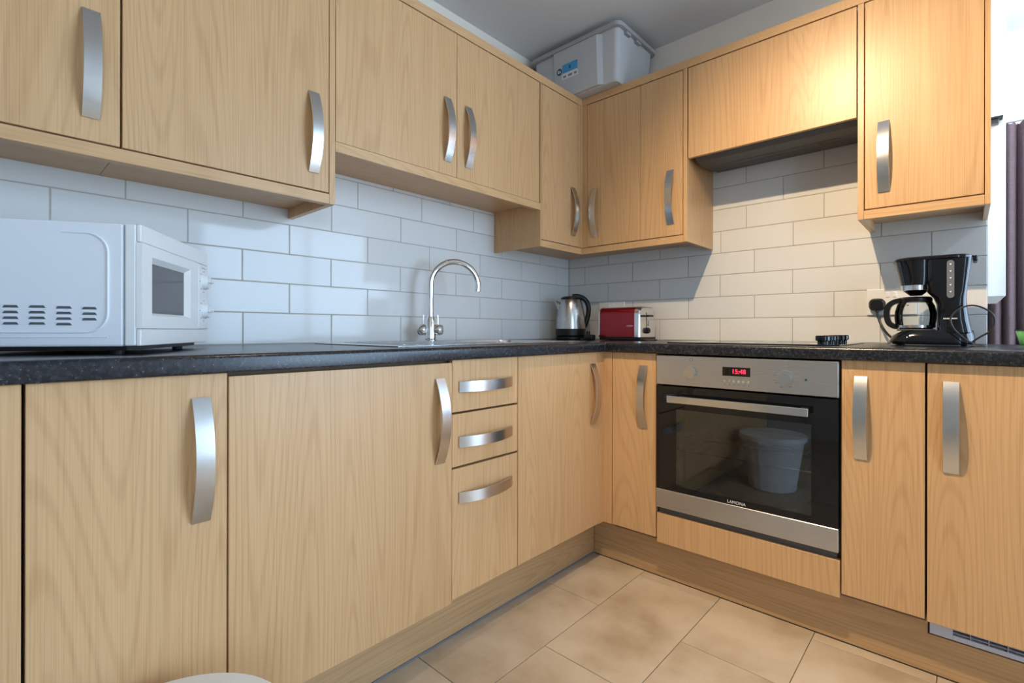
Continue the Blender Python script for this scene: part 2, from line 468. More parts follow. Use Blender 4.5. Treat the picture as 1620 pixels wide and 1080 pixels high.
# wall tiles: grout bed plus single tiles
PZ, PL, G = 0.1055, 0.3128, 0.0034
def rows(n): return [(WT + .001 if k == 0 else 1.0315 + (k - 1) * PZ, 1.0315 + k * PZ) for k in range(n)]
TYL = -2.93
obj('grout_bed', B(-0.004, -0.0016, TYL, 0.004, 0.90, 1.455), 'grout', wl)
obj('grout_bed', B(-0.004, -0.0016, -1.69, -0.63, 1.455, 1.60), 'grout', wl)
offL = [-1.838, -1.684, -1.840, -1.684, -1.838, -1.415, -1.25]
rng_short = (-1.69, -0.63)
for k, (z0, z1) in enumerate(rows(7)):
    lo, hi = (TYL, 0.0) if k < 4 or k == 4 else rng_short
    z1 = min(z1, 1.60)
    if k == 4: z1 = min(z1, 1.4535)
    if z1 - z0 < .02: continue
    n0 = math.floor((lo - offL[k]) / PL)
    for n in range(n0, n0 + 14):
        a = max(offL[k] + n * PL, lo); b = min(offL[k] + (n + 1) * PL, hi)
        if b - a < 0.012: continue
        me = slab(('l', round(b - a, 4), round(z1 - z0, 4)), 0.0065, b - a - G, z1 - z0 - G, 'tile', 0.0011)
        inst('tile', me, wl, (-0.00325, (a + b) / 2, (z0 + z1) / 2))
obj('grout_bed', B(0.0, WEND, 0.0016, 0.004, 0.90, 1.455), 'grout', wb)
obj('grout_bed', B(0.86, 1.50, 0.0016, 0.004, 1.455, 1.80), 'grout', wb)
offR = [0.901, 1.057, 0.901, 1.056, 0.904, 1.021, 1.177, 1.020]
for k, (z0, z1) in enumerate(rows(8)):
    lo, hi = (0.0, WEND) if k < 5 else (0.86, 1.50)
    if k == 4: z1 = 1.4535
    n0 = math.floor((lo - offR[k]) / PL)
    for n in range(n0, n0 + 9):
        a = max(offR[k] + n * PL, lo); b = min(offR[k] + (n + 1) * PL, hi)
        if b - a < 0.012: continue
        me = slab(('r', round(b - a, 4), round(z1 - z0, 4)), b - a - G, 0.0065, z1 - z0 - G, 'tile', 0.0011)
        inst('tile', me, wb, ((a + b) / 2, 0.00325, (z0 + z1) / 2))

# ------------------------------------------------------------------ handles
def handle_mesh(L, W=0.034, out=0.030, t=0.0038, n=20):
    bm = nb(); A = []; Bv = []
    for i in range(n + 1):
        u = -1 + 2 * i / n; x = out * (1 - u * u) + 0.0005
        A.append((x, u * L / 2)); 
    secs = []
    for i, (x, z) in enumerate(A):
        u = -1 + 2 * i / n
        dx, dz = -2 * out * u * (2 / L), 1.0
        l = math.hypot(dx, dz); nx, nz = dz / l, -dx / l
        secs.append([(x, -W / 2, z), (x + nx * t, -W / 2 + .0008, z + nz * t), (x + nx * t, W / 2 - .0008, z + nz * t), (x, W / 2, z)])
    loft(bm, secs)
    # screw feet hidden under the ends
    for s in (-1, 1):
        cyl(bm, (0, 0, s * L * .40), (out * .4, 0, s * L * .40), 0.005, n=10)
    finish(bm, True)
    me = bpy.data.meshes.new('handle'); bm.to_mesh(me); bm.free(); me.materials.append(M['handle'])
    return me
HM = handle_mesh(0.243)
HMD = handle_mesh(0.232, 0.034, 0.026)
def handle_x(door, y, z, me=None): return inst('handle', me or HM, door, (ORIG[door].x + 0.009 + HOFF, y, z))
HOFF = 0.0
def handle_on_x(door, y, z, face=DB): return inst('handle', HM, door, (face, y, z))
def handle_on_y(door, x, z, face=DB): return inst('handle', HM, door, (x, -face, z), (0, 0, R(-90)))
def handle_drawer(door, y, z, face=DB): return inst('handle', HMD, door, (face, y, z), (R(90), 0, 0))

DT = 0.018
def door_x(parent, y0, y1, z0, z1, face=DB, name='door', mat='oak_z'):
    return obj(name, B(face - DT, face, y0, y1, z0, z1, 0.0009), mat, parent)
def door_y(parent, x0, x1, z0, z1, face=DB, name='door', mat='oak_z'):
    return obj(name, B(x0, x1, -face, -face + DT, z0, z1, 0.0009), mat, parent)

# ------------------------------------------------------------------ base run, sink side
BODYX = DB - DT - 0.006
def base_body_x(t, y0, y1): return obj('body', B(0.004, BODYX, y0 + .0005, y1 - .0005, 0.16, WT - .0395), 'body', t)
c = thing('base_cabinet', 'oak base cupboard cut off by the left edge of the picture', 'cabinet', (0.33, -2.69, 0))
base_body_x(c, -2.989, -2.389); d = door_x(c, -2.987, -2.3915, ZDB, ZDT); handle_on_x(d, -2.935, 0.713)
c = thing('base_cabinet', 'narrow oak base cupboard under the microwave, handle near its right side', 'cabinet', (0.33, -2.24, 0))
base_body_x(c, -2.389, -2.0905); d = door_x(c, -2.3868, -2.0918, ZDB, ZDT); handle_on_x(d, -2.139, 0.7145)
c = thing('appliance_cabinet', 'wide oak appliance door under the left end of the sink, set slightly low', 'cabinet', (0.33, -1.79, 0))
base_body_x(c, -2.0905, -1.490); d = door_x(c, -2.0892, -1.4912, 0.1655, 0.8765, DB + .002); handle_on_x(d, -1.538, 0.711, DB + .002)
c = thing('drawer_cabinet', 'oak unit of three drawers with horizontal handles under the sink', 'cabinet', (0.33, -1.345, 0))
base_body_x(c, -1.490, -1.1985)
for (z0, z1, hz) in ((0.7285, ZDT, 0.803), (0.5660, 0.7220, 0.638), (ZDB, 0.5592, 0.471)):
    d = door_x(c, -1.4885, -1.2005, z0, z1, DB, 'drawer'); handle_drawer(d, -1.347, hz)
c = thing('corner_base_cabinet', 'oak corner base cupboard on the sink side, right of the drawers', 'cabinet', (0.33, -0.9, 0))
bm = nb(); box(bm, 0.004, BODYX, -1.198, -0.002, 0.16, WT - .0395); obj('body', bm, 'body', c)
d = door_x(c, -1.1965, -0.6995, ZDB, ZDT); handle_on_x(d, -0.745, 0.7155)
bm = nb(); box(bm, DB - DT, DB, -0.698, -DB + .0, ZDB - .002, ZDT, .0008); box(bm, DB - DT, 0.7005, -DB, -DB + DT, ZDB - .002, ZDT, .0008)
obj('corner_post', bm, 'oak_z', c)

# base run, oven side
def base_body_y(t, x0, x1, z0=0.16, z1=WT - .0395): return obj('body', B(x0 + .0005, x1 - .0005, -BODYX, -0.002, z0, z1), 'body', t)
c = thing('base_cabinet', 'narrow oak base cupboard between the corner and the oven', 'cabinet', (0.80, -0.33, 0))
base_body_y(c, 0.7015, 0.8985); d = door_y(c, 0.7042, 0.8962, ZDB, ZDT); handle_on_y(d, 0.845, 0.713)
c = thing('oven_housing', 'oak oven housing with a low oak panel beneath the oven', 'cabinet', (1.20, -0.33, 0))
bm = nb(); box(bm, 0.899, 0.915, -BODYX, -.002, 0.16, WT - .0395); box(bm, 1.4825, 1.4985, -BODYX, -.002, 0.16, WT - .0395)
box(bm, 0.915, 1.4825, -BODYX, -.002, 0.16, 0.285); box(bm, 0.915, 1.4825, -0.02, -.002, 0.285, WT - .0395)
obj('body', bm, 'body', c)
door_y(c, 0.9028, 1.4968, 0.161, 0.2745, DB + .004, 'lower_panel')
c = thing('base_cabinet', 'narrow oak base cupboard right of the oven', 'cabinet', (1.60, -0.33, 0))
base_body_y(c, 1.499, 1.6965); d = door_y(c, 1.5003, 1.6942, ZDB, ZDT); handle_on_y(d, 1.5485, 0.7145)
c = thing('fridge_cabinet', 'oak fridge door above the pale ventilation grille', 'cabinet', (2.0, -0.33, 0))
base_body_y(c, 1.6975, 2.2985, 0.1765); d = door_y(c, 1.6995, 2.2965, 0.170, 0.8825); handle_on_y(d, 1.7485, 0.7125)

# plinths
PYB, PXL = -0.606, 0.578
p = struct('baseboard_left', B(PXL - .016, PXL, -3.0, PYB + .02, 0.0035, 0.172), 'plinth_y', 'oak plinth below the sink run')
obj('seal_strip', B(PXL, PXL + .003, -3.0, PYB - .003, 0.0002, 0.006), 'seal', p)
bm = nb()
box(bm, PXL + .003, 1.6985, PYB, PYB + .016, 0.0035, 0.172); box(bm, 1.6985, 2.30, PYB, PYB + .016, 0.0035, 0.112)
p = struct('baseboard_back', bm, 'plinth_x', 'oak plinth below the oven run')
obj('seal_strip', B(PXL + .004, 2.30, PYB - .001, PYB + .01, 0.0002, 0.0034), 'rubber', p)
g = thing('vent_grille', 'pale slatted ventilation grille under the fridge door', 'grille', (2.0, PYB, 0.112))
obj('backing', B(1.6995, 2.298, PYB + .006, PYB + .014, 0.1125, 0.1735), 'inside', g)
obj('face_plate', B(1.703, 1.752, PYB - .006, PYB + .006, 0.118, 0.1735, .0008), 'grille', g)
obj('face_plate', B(1.752, 2.298, PYB - .006, PYB + .006, 0.118, 0.1315, .0008), 'grille', g)
for k in range(3): obj('slat', B(1.752, 2.298, PYB - .006, PYB + .005, 0.1375 + .0085 * k, 0.1393 + .0085 * k, .0006), 'grille', g)
for k in range(15): obj('rib', B(1.787 + .036 * k, 1.7885 + .036 * k, PYB - .0065, PYB + .005, 0.1315, 0.1735), 'grille', g)

# ------------------------------------------------------------------ worktops
def edge_profile(front, back, sgn=1):
    r = 0.010; P = [(back, WT - .038), (front - .004, WT - .038)]
    for i in range(5):
        a = R(-90 + 90 * i / 4); P.append((front - .004 + .004 * math.cos(a), WT - .034 + .004 * math.sin(a)))
    for i in range(7):
        a = R(90 * i / 6); P.append((front - r + r * math.cos(a), WT - r + r * math.sin(a)))
    P.append((back, WT)); return P
bm = nb(); prism(bm, [(x, z) for x, z in edge_profile(DW, 0.5305)], 'y', -3.0, -0.0008)
for (x0, x1, y0, y1) in ((0.0005, 0.1495, -3.0, -0.0008), (0.1495, 0.5305, -3.0, -1.0605), (0.1495, 0.5305, -0.7195, -0.0008)):
    box(bm, x0, x1, y0, y1, WT - .038, WT)
wtl = tag(obj('worktop', bm, 'worktop', None, True), 'black speckled worktop with the inset sink, along the left wall', 'worktop')
bm = nb(); prism(bm, [(-y, z) for y, z in edge_profile(DW, 0.0005)], 'x', DW + .0008, 2.32)
bm2 = bm
wtr = tag(obj('worktop', bm2, 'worktop', None, True), 'black speckled worktop over the oven, carrying the coffee maker', 'worktop')
obj('back_extension', B(WEND + .003, 2.32, 0.0, 0.16, WT - .038, WT, .003), 'worktop', wtr)
obj('joint_strip', B(DW + .0002, DW + .0012, -DW - .0006, -0.001, WT - .036, WT + .0003), 'steel', wtr)

# ------------------------------------------------------------------ wall units, sink side
CX = DU - DT - 0.006
BOTB = 1.4015
def wall_body_x(t, y0, y1, z0=BOTB): return obj('body', B(0.001, CX, y0 + .0006, y1 - .0006, z0, 2.132), 'oak_y', t)
c = thing('wall_cabinet', 'oak wall cupboard at the top left corner above the microwave', 'cabinet', (0.15, -2.47, BOTB))
wall_body_x(c, -2.727, -2.2095); d = door_x(c, -2.725, -2.2112, ZPT + .0030, ZCB - .0045, DU); handle_on_x(d, -2.264, 1.5775, DU)
c = thing('wall_cabinet', 'oak wall cupboard with an end panel, beside the shorter wall unit', 'cabinet', (0.15, -1.94, BOTB))
wall_body_x(c, -2.2095, -1.6915); d = door_x(c, -2.2068, -1.6925, ZPT + .0030, ZCB - .0045, DU); handle_on_x(d, -1.742, 1.5775, DU)
obj('end_panel', B(0.001, DU, -1.690, -1.6712, ZPB, ZCB - .001, .0006), 'oak_z', c)
c = thing('short_wall_cabinet', 'shorter two-door oak wall unit above the sink', 'cabinet', (0.15, -1.16, 1.571))
wall_body_x(c, -1.6705, -0.6475, 1.572)
d = door_x(c, -1.6692, -1.1645, 1.5715, ZCB - .0045, DU); handle_on_x(d, -1.213, 1.745, DU)
d = door_x(c, -1.1625, -0.6552, 1.5715, ZCB - .0045, DU); handle_on_x(d, -1.105, 1.7445, DU)
c = thing('corner_wall_cabinet', 'oak corner wall cupboard with two facing doors, under the storage tub', 'cabinet', (0.15, -0.15, BOTB))
bm = nb(); prism(bm, [(0.001, -0.6275), (CX, -0.6275), (CX, -CX), (0.641, -CX), (0.641, -0.001), (0.001, -0.001)], 'z', BOTB, 2.132)
obj('body', bm, 'oak_y', c)
obj('end_panel', B(0.001, DU, -0.6468, -0.6385, ZPB, ZCB - .001, .0006), 'oak_z', c)
d = door_x(c, -0.6362, -0.3425, ZPT + .0030, ZCB - .0045, DU); handle_on_x(d, -0.389, 1.576, DU)
d = door_y(c, 0.3405, 0.6385, ZPT + .0030, ZCB - .0045, DU); handle_on_y(d, 0.387, 1.574, DU)
bm = nb()
box(bm, DU - DT, DU, -0.3405, -0.322, ZPT + .001, ZCB - .001, .0008); box(bm, DU - DT, DU + .004, -0.322, -DU + .002, ZPT + .001, ZCB - .001, .0008)
box(bm, DU + .004, 0.3385, -DU, -DU + DT, ZPT + .001, ZCB - .001, .0008)
obj('corner_post', bm, 'oak_z', c)
# wall units, oven side
def wall_body_y(t, x0, x1, z0=BOTB): return obj('body', B(x0 + .0006, x1 - .0006, -CX, -0.001, z0, 2.132), 'oak_x', t)
c = thing('wall_cabinet', 'narrow oak wall cupboard next to the cooker hood, end panel facing the hood', 'cabinet', (0.75, -0.15, BOTB))
wall_body_y(c, 0.6415, 0.848); d = door_y(c, 0.6405, 0.8465, ZPT + .0030, ZCB - .0045, DU); handle_on_y(d, 0.791, 1.578, DU)
obj('end_panel', B(0.8495, 0.8675, -DU, -0.001, ZPB, ZCB - .001, .0006), 'oak_z', c)
c = thing('hood_cabinet', 'wide oak flap hiding the cooker hood, with a bright lamp glare', 'cabinet', (1.18, -0.15, 1.75))
wall_body_y(c, 0.8685, 1.491, 1.80); door_y(c, 0.8725, 1.4885, 1.7365, ZCB - .0050, DU, 'flap')
c = thing('wall_cabinet', 'oak wall cupboard above the coffee maker, at the end of the run', 'cabinet', (1.66, -0.15, BOTB))
wall_body_y(c, 1.5105, 1.820); d = door_y(c, 1.5135, 1.8190, ZPT + .0030, ZCB - .0045, DU); handle_on_y(d, 1.567, 1.5775, DU)
obj('end_panel', B(1.4922, 1.5102, -DU, -0.001, ZPB, ZCB - .001, .0006), 'oak_z', c)
obj('end_panel', B(1.8210, 1.8345, -DU, -0.001, ZPB, ZCB - .001, .0006), 'oak_z', c)

# cornice and pelmet strips
bm = nb(); PT = 0.019
prism(bm, [(DU - PT, -2.727), (DU, -2.727), (DU, -DU), (1.8375, -DU), (1.8375, -DU + PT), (DU - PT, -DU + PT)], 'z', ZCB, ZCT)
co = tag(obj('cornice', bm, 'oak_y', None), 'oak cornice strip running along the top of all wall units', 'cornice')
def pelmet(bm, label): return tag(obj('pelmet', bm, 'oak_y', None), label, 'pelmet')
pelmet(B(CX - .002, DU, -2.727, -1.6905, ZPB, ZPT - .001, .0006), 'oak pelmet strip under the two wall cupboards above the microwave')
pelmet(B(CX - .002, DU, -1.6705, -0.6473, 1.5385, 1.5705, .0006), 'oak pelmet strip under the shorter wall unit above the sink')
bm = nb(); prism(bm, [(CX - .002, -0.638), (DU, -0.638), (DU, -DU), (0.849, -DU), (0.849, -CX + .002), (CX - .002, -CX + .002)], 'z', ZPB, ZPT - .001)
pelmet(bm, 'L-shaped oak pelmet strip under the corner wall units, above the toaster')
tag(obj('pelmet', B(1.5108, 1.8205, -DU, -CX + .002, ZPB, ZPT - .001, .0006), 'oak_x', None), 'oak pelmet strip under the wall cupboard above the coffee maker', 'pelmet')

# ------------------------------------------------------------------ cooker hood
t = thing('cooker_hood', 'dark grey built-in cooker hood under the oak flap', 'cooker hood', (1.18, -0.15, 1.72))
poly = [(-0.285, 1.795), (-0.285, 1.735), (-0.262, 1.722), (-0.20, 1.716), (-0.012, 1.737), (-0.012, 1.795)]
bm = nb(); prism(bm, poly, 'x', 0.895, 1.4895); obj('casing', bm, 'hood', t)
def under(y):   # underside height
    return 1.716 + (y + 0.20) / 0.188 * 0.021
def hood_patch(name, x0, x1, y0, y1, d, mat, r=.006):
    bm = nb(); s = [[(x, y, under(y) - q) for (x, y, _) in rrect(x0, x1, y0, y1, r, 0)] for q in (-.002, d)]
    loft(bm, s); return obj(name, bm, mat, t)
hood_patch('lamp_lens', 0.965, 1.30, -0.185, -0.135, 0.0012, 'hood')
hood_patch('filter_panel', 0.93, 1.46, -0.12, -0.03, 0.001, 'hood')
hood_patch('label_plate', 1.315, 1.42, -0.19, -0.13, 0.0015, 'hood')
for i, (dx, dy) in enumerate(((.03, -.175), (.045, -.172), (.03, -.150), (.05, -.147), (.065, -.145), (.078, -.143))):
    hood_patch('label_print', 1.315 + dx, 1.315 + dx + .011, dy, dy + .006, 0.0022, 'hood_dark', .002)

# ------------------------------------------------------------------ oven
t = thing('built_in_oven', 'stainless steel and black glass built-in oven with a red clock display', 'oven', (1.20, -0.4, 0.285))
YO = -0.675
X0, X1 = 0.9045, 1.4945
obj('control_panel', B(X0, X1, YO, -0.640, 0.7685, 0.8795, 0.002), 'steel', t)
# cavity (open front)
bm = nb(); cx0, cx1, cz0, cz1 = 0.955, 1.445, 0.365, 0.705
box(bm, cx0 - .03, cx1 + .03, -0.25, -0.24, cz0 - .03, cz1 + .03)
box(bm, cx0 - .03, cx0, -0.645, -0.25, cz0 - .03, cz1 + .03); box(bm, cx1, cx1 + .03, -0.645, -0.25, cz0 - .03, cz1 + .03)
box(bm, cx0, cx1, -0.645, -0.25, cz0 - .03, cz0); box(bm, cx0, cx1, -0.645, -0.25, cz1, cz1 + .03)
obj('cavity', bm, 'cavity', t)
obj('base_vent', B(X0 + .006, X1 - .006, -0.655, -0.645, 0.2755, 0.300), 'hood', t)
dr = obj('oven_door', ring_frame(nb(), X0, X1, 0.3715, 0.7635, 0.984, 1.423, 0.394, 0.680, YO, -0.650), 'black_glass', t)
obj('door_glass', B(0.9842, 1.4228, YO + .0005, YO + .004, 0.3942, 0.6798), 'oven_glass', dr)
obj('lower_trim', B(X0, X1, YO - .001, -0.648, 0.3000, 0.3712, 0.0012), 'steel', dr)
bm = nb(); box(bm, 0.970, 1.424, YO - .052, YO - .030, 0.7095, 0.7345, 0.0015)
hd = obj('door_handle', bm, 'chrome_dull', dr)
for x in (1.000, 1.395): obj('handle_bracket', B(x, x + .022, YO - .031, YO, 0.712, 0.732, .001), 'black', hd)
text('brand_lettering', 'LAMONA', 0.0145, 'print_white', dr, (1.199, YO - .0006, 0.3815), (R(90), 0, 0))
# side rails and wire shelves
for x in (0.962, 1.438):
    for yy in (-0.62, -0.60):
        obj('side_rail', cyl(nb(), (x, yy, 0.40), (x, yy, 0.675), 0.0025, n=8), 'chrome', t, True)
def rack(z):
    r = None
    bm = nb()
    for yy in (-0.61, -0.30): cyl(bm, (0.966, yy, z), (1.434, yy, z), 0.003, n=8)
    for i in range(14): cyl(bm, (0.98 + i * .034, -0.61, z), (0.98 + i * .034, -0.30, z), 0.0018, n=6)
    return obj('wire_shelf', bm, 'chrome', t, True)
rack(0.565); rack(0.515)
for i in range(7): obj('side_slot', cyl(nb(), (0.957, -0.615, 0.43 + i * .032), (0.975, -0.615, 0.43 + i * .032), 0.002, n=8), 'chrome', t, True)
# controls
def knob(x, z):
    bm = nb(); cyl(bm, (x, YO - .020, z), (x, YO - .003, z), 0.0195, 0.0205, 32)
    k = obj('knob', bm, 'chrome_dull', t, True)
    obj('knob_collar', cyl(nb(), (x, YO - .003, z), (x, YO + .001, z), 0.0235, 0.0235, 32), 'chrome_dull', k, True)
    return k
knob(1.040, 0.820); knob(1.349, 0.8195)
ds = obj('clock_display', B(1.152, 1.2435, YO - .0012, YO + .002, 0.8160, 0.8465, .0005), 'black_glass', t)
text('clock_digits', '15:48', 0.0215, 'led', ds, (1.2065, YO - .0018, 0.8315), (R(90), 0, 0))
for i in range(6):
    x = 1.1605 + i * 0.0155
    obj('button', cyl(nb(), (x, YO - .004, 0.7985), (x, YO + .001, 0.7985), 0.0048, 0.0052, 16), 'chrome', t, True)
    obj('button_print', B(x - .002, x + .002, YO - .0006, YO + .001, 0.784, 0.7875), 'print', t)
for a in (-150, -110, -60, -15, 15, 60, 165, 195):
    x, z = 1.349 + .031 * math.cos(R(a)), 0.8195 + .031 * math.sin(R(a))
    obj('dial_print', B(x - .004, x + .004, YO - .0006, YO + .001, z - .0012, z + .0012), 'print', t)
obj('indicator_light', cyl(nb(), (1.408, YO - .001, 0.818), (1.408, YO + .001, 0.818), 0.004, n=16), 'sticker_teal', t)
for x in (1.040, 1.351): obj('dial_symbol', ring_frame(nb(), x - .006, x + .006, .8615, .8725, x - .0035, x + .0035, .864, .870, YO - .0006, YO + .001), 'print', t)

# ------------------------------------------------------------------ hob
t = thing('ceramic_hob', 'flat black glass hob set in the worktop above the oven', 'hob', (1.2, -0.33, WT))
obj('glass', B(0.905, 1.483, -0.585, -0.072, WT + .0002, WT + .0045, 0.0012), 'black_glass', t)
for (x, y, r) in ((1.06, -.20, .09), (1.06, -.44, .075), (1.28, -.20, .075), (1.28, -.44, .09)):
    bm = nb(); lathe(bm, [(r, 0), (r, .0003), (r - .003, .0003), (r - .003, 0)], (x, y, WT + .0045), 40, False, False)
    obj('zone_ring', bm, 'print', t)
for y in (-0.17, -0.285, -0.40, -0.515):
    bm = nb(); lathe(bm, [(.0165, 0), (.0165, .010), (.0225, .0125), (.0225, .026), (.021, .0275)], (1.425, y, WT + .0046), 32)
    k = obj('knob', bm, 'black_gloss', t, True)
    obj('knob_grip', B(1.404, 1.446, y - .004, y + .004, WT + .0318, WT + .0335, .0008), 'black', k)

# ------------------------------------------------------------------ sink and tap
t = thing('inset_sink', 'stainless steel inset sink with drainer beside the tap', 'sink', (0.32, -1.13, WT))
SX0, SX1, SY0, SY1 = 0.055, 0.575, -1.62, -0.665
bm = nb()
bx0, bx1, by0, by1 = 0.15, 0.53, -1.06, -0.72
box(bm, SX0, SX1, SY0, by0, WT + .0003, WT + .0042, .0015); box(bm, SX0, SX1, by1, SY1, WT + .0003, WT + .0042, .0015)
box(bm, SX0, bx0, by0, by1, WT + .0003, WT + .0042, .0015); box(bm, bx1, SX1, by0, by1, WT + .0003, WT + .0042, .0015)
obj('rim', bm, 'sink', t)
bm = nb()
loft(bm, [rrect(bx0 + .002, bx1 - .002, by0 + .002, by1 - .002, .05, WT + .0045), rrect(bx0 + .004, bx1 - .004, by0 + .004, by1 - .004, .05, WT - .01),
          rrect(bx0 + .02, bx1 - .02, by0 + .02, by1 - .02, .05, WT - .034)], False)
bm.faces.new([v for v in bm.verts if abs(v.co.z - (WT - .034)) < 1e-5])
obj('bowl', bm, 'sink', t, True)
for i in range(9):
    y = -1.55 + i * .05
    obj('drainer_rib', B(0.14, 0.50, y, y + .012, WT + .0042, WT + .0062, .0009), 'sink', t)
t = thing('kitchen_tap', 'chrome swan-neck kitchen tap with two side levers', 'tap', (0.10, -1.131, WT + .0043))
tx, ty, tz = 0.10, -1.131, WT + .0043
obj('tap_body', lathe(nb(), [(.026, 0), (.026, .006), (.0225, .010), (.0225, .085), (.015, .104)], (tx, ty, tz), 32), 'chrome', t, True)
dirv = Vector((0.10, 0.183, 0)).normalized()
pts = [Vector((tx, ty, tz + .08)), Vector((tx, ty, tz + .14)), Vector((tx, ty, 1.145))]
RR = 0.104
for i in range(1, 25):
    a = R(180 - 192 * i / 24); cpt = Vector((tx, ty, 1.165)) + dirv * RR
    pts.append(cpt + dirv * (RR * math.cos(a)) + Vector((0, 0, RR * math.sin(a))))
obj('spout', tube(nb(), pts, .0128, 20), 'chrome', t, True)
lat = Vector((0.736, 0.677, 0))
for s in (-1, 1):
    a = Vector((tx, ty, tz + .048)); p1 = a + lat * (s * .018); p2 = a + lat * (s * .052)
    bm = nb(); tube(bm, [p1, p1.lerp(p2, .25), p1.lerp(p2, .7), p2, p2 + lat * s * .003], [.020, .0235, .0235, .019, .011], 24)
    k = obj('lever_hub', bm, 'chrome', t, True)
    q = a + lat * (s * .030)
    obj('lever', tube(nb(), [q + Vector((0, 0, .015)), q + Vector((0, 0, .062))], [.0048, .004], 12), 'chrome', k, True)

# ------------------------------------------------------------------ microwave
t = thing('microwave', 'white microwave oven standing askew on the worktop, side vents facing out', 'microwave', (0.572, -2.217, WT), R(-32.5), local=True)
MWW, MWD = 0.385, 0.335
obj('casing', B(-MWW + .003, 0.0, -MWD, -0.0325, 0.016, 0.259, 0.004, 2), 'white', t)
obj('base_plate', B(-MWW + .012, -0.008, -MWD + .01, -0.03, 0.008, 0.016), 'black', t)
for x in (-MWW + .04, -.04):
    for y in (-MWD + .04, -.06): obj('foot', cyl(nb(), (x, y, 0), (x, y, .009), .011, .012, 14), 'rubber', t)
fr = obj('front_frame', B(-MWW, 0.002, -0.030, -0.010, 0.017, 0.2585, 0.003, 2), 'white_plastic', t)
# door with recessed window
bm = nb(); ring_frame(bm, -0.310, 0.002, 0.052, 0.222, -0.258, -0.043, 0.078, 0.199, -0.010, 0.0); dr = obj('door', bm, 'white_plastic', t)
bm = nb(); secs = [[(-0.258, 0.0, .078), (-0.043, 0.0, .078), (-0.043, 0.0, .199), (-0.258, 0.0, .199)],
                   [(-0.238, -0.009, .084), (-0.058, -0.009, .084), (-0.058, -0.009, .188), (-0.238, -0.009, .188)]]
loft(bm, secs, False); obj('window_bevel', bm, 'white_plastic', dr)
obj('window', B(-0.238, -0.058, -0.0098, -0.0086, 0.084, 0.188), 'mw_glass', dr)
obj('top_rail', B(-MWW, 0.002, -0.010, -0.0015, 0.2235, 0.2585, .002, 2), 'white_plastic', fr)
obj('bottom_rail', B(-MWW, 0.002, -0.010, -0.0015, 0.017, 0.0505, .002, 2), 'white_plastic', fr)
cp = obj('control_panel', B(-MWW, -0.3115, -0.010, 0.0, 0.052, 0.222, .0015), 'white_plastic', t)
for (z, r) in ((0.177, .0205), (0.100, .0205)):
    x = -0.349
    k = obj('dial', cyl(nb(), (x, 0, z), (x, .014, z), r, r * .86, 28), 'white_plastic', cp, True)
    obj('dial_grip', B(x - .017, x + .017, .012, .021, z - .003, z + .003, .001), 'white_plastic', k)
    for a in range(0, 360, 45):
        px, pz = x + .027 * math.cos(R(a)), z + .027 * math.sin(R(a))
        obj('dial_print', B(px - .0022, px + .0022, -.0005, .0005, pz - .0012, pz + .0012), 'print', cp)
obj('panel_print', B(-.365, -.333, -.0005, .0005, .2120, .2135), 'print', cp)
# side vents
for (y0, y1, n, zt) in ((-.226, -.201, 4, .0925), (-.186, -.159, 4, .0925), (-.143, -.117, 4, .0915), (-.101, -.076, 3, .0905)):
    for k in range(n):
        z = zt - k * .0107
        bm = nb(); prism(bm, [(y0, z - .0022), (y1, z - .0022), (y1 - .003, z + .0026), (y0 + .003, z + .0026)], 'x', -.001, .0006)
        obj('vent_slot', bm, 'slot', t)
        bm = nb(); prism(bm, [(y0 - .001, z + .0026), (y1 - .002, z + .0026), (y1 - .005, z + .0042), (y0 + .002, z + .0042)], 'x', -.001, .0022)
        obj('vent_hood', bm, 'white', t)
pl = [(0.0000, -0.135, 0.237), (0.0006, -0.095, 0.237)]
for i in range(9):
    a = R(90 - 90 * i / 8); pl.append((0.0006, -0.095 + .037 * math.cos(a), 0.200 + .037 * math.sin(a)))
for i in range(9):
    a = R(-90 * i / 8); pl.append((0.0006, -0.095 + .037 * math.cos(a), 0.081 + .037 * math.sin(a)))
pl.append((0.0006, -0.30, 0.044))
obj('pressed_bead', tube(nb(), pl, .0022, 8), 'white', t, True)
obj('pressed_line', B(-.001, .0012, -.31, -.058, .0335, .0360, .0005), 'white', t)

# ------------------------------------------------------------------ kettle
KX, KY = 0.155, -0.195
t = thing('kettle', 'brushed steel kettle with black handle in the corner of the worktop', 'kettle', (KX, KY, WT))
obj('power_base', lathe(nb(), [(.078, 0), (.083, .004), (.083, .014), (.076, .020)], (KX, KY, WT), 40), 'black', t, True)
obj('lower_band', lathe(nb(), [(.076, .020), (.0835, .023), (.0835, .058), (.0825, .060)], (KX, KY, WT), 40), 'black', t, True)
obj('jug', lathe(nb(), [(.0825, .060), (.082, .085), (.0795, .120), (.074, .160), (.066, .195), (.057, .220), (.050, .228)], (KX, KY, WT), 48), 'steel_z', t, True)
obj('lid', lathe(nb(), [(.056, .222), (.054, .232), (.040, .239), (.012, .242)], (KX, KY, WT), 40), 'black', t, True)
def lp(a, h): return Vector((KX, KY, WT + h)) + lat * a
bm = nb()
tube(bm, [lp(-.052, .172), lp(-.070, .196), lp(-.082, .213)], [.024, .016, .006], 16)
obj('spout', bm, 'steel_z', t, True)
bm = nb(); tube(bm, smooth_path([lp(.010, .240), lp(.045, .240), lp(.078, .224), (lp(.098, .190)), lp(.099, .145), lp(.088, .100), lp(.074, .068)], 6), [.0135] * 37, 14)
h = obj('handle', bm, 'black', t, True)
obj('handle_grip', tube(nb(), smooth_path([lp(.050, .222), lp(.056, .170), lp(.064, .120), lp(.072, .074)], 6), .0095, 12), 'black', h, True)

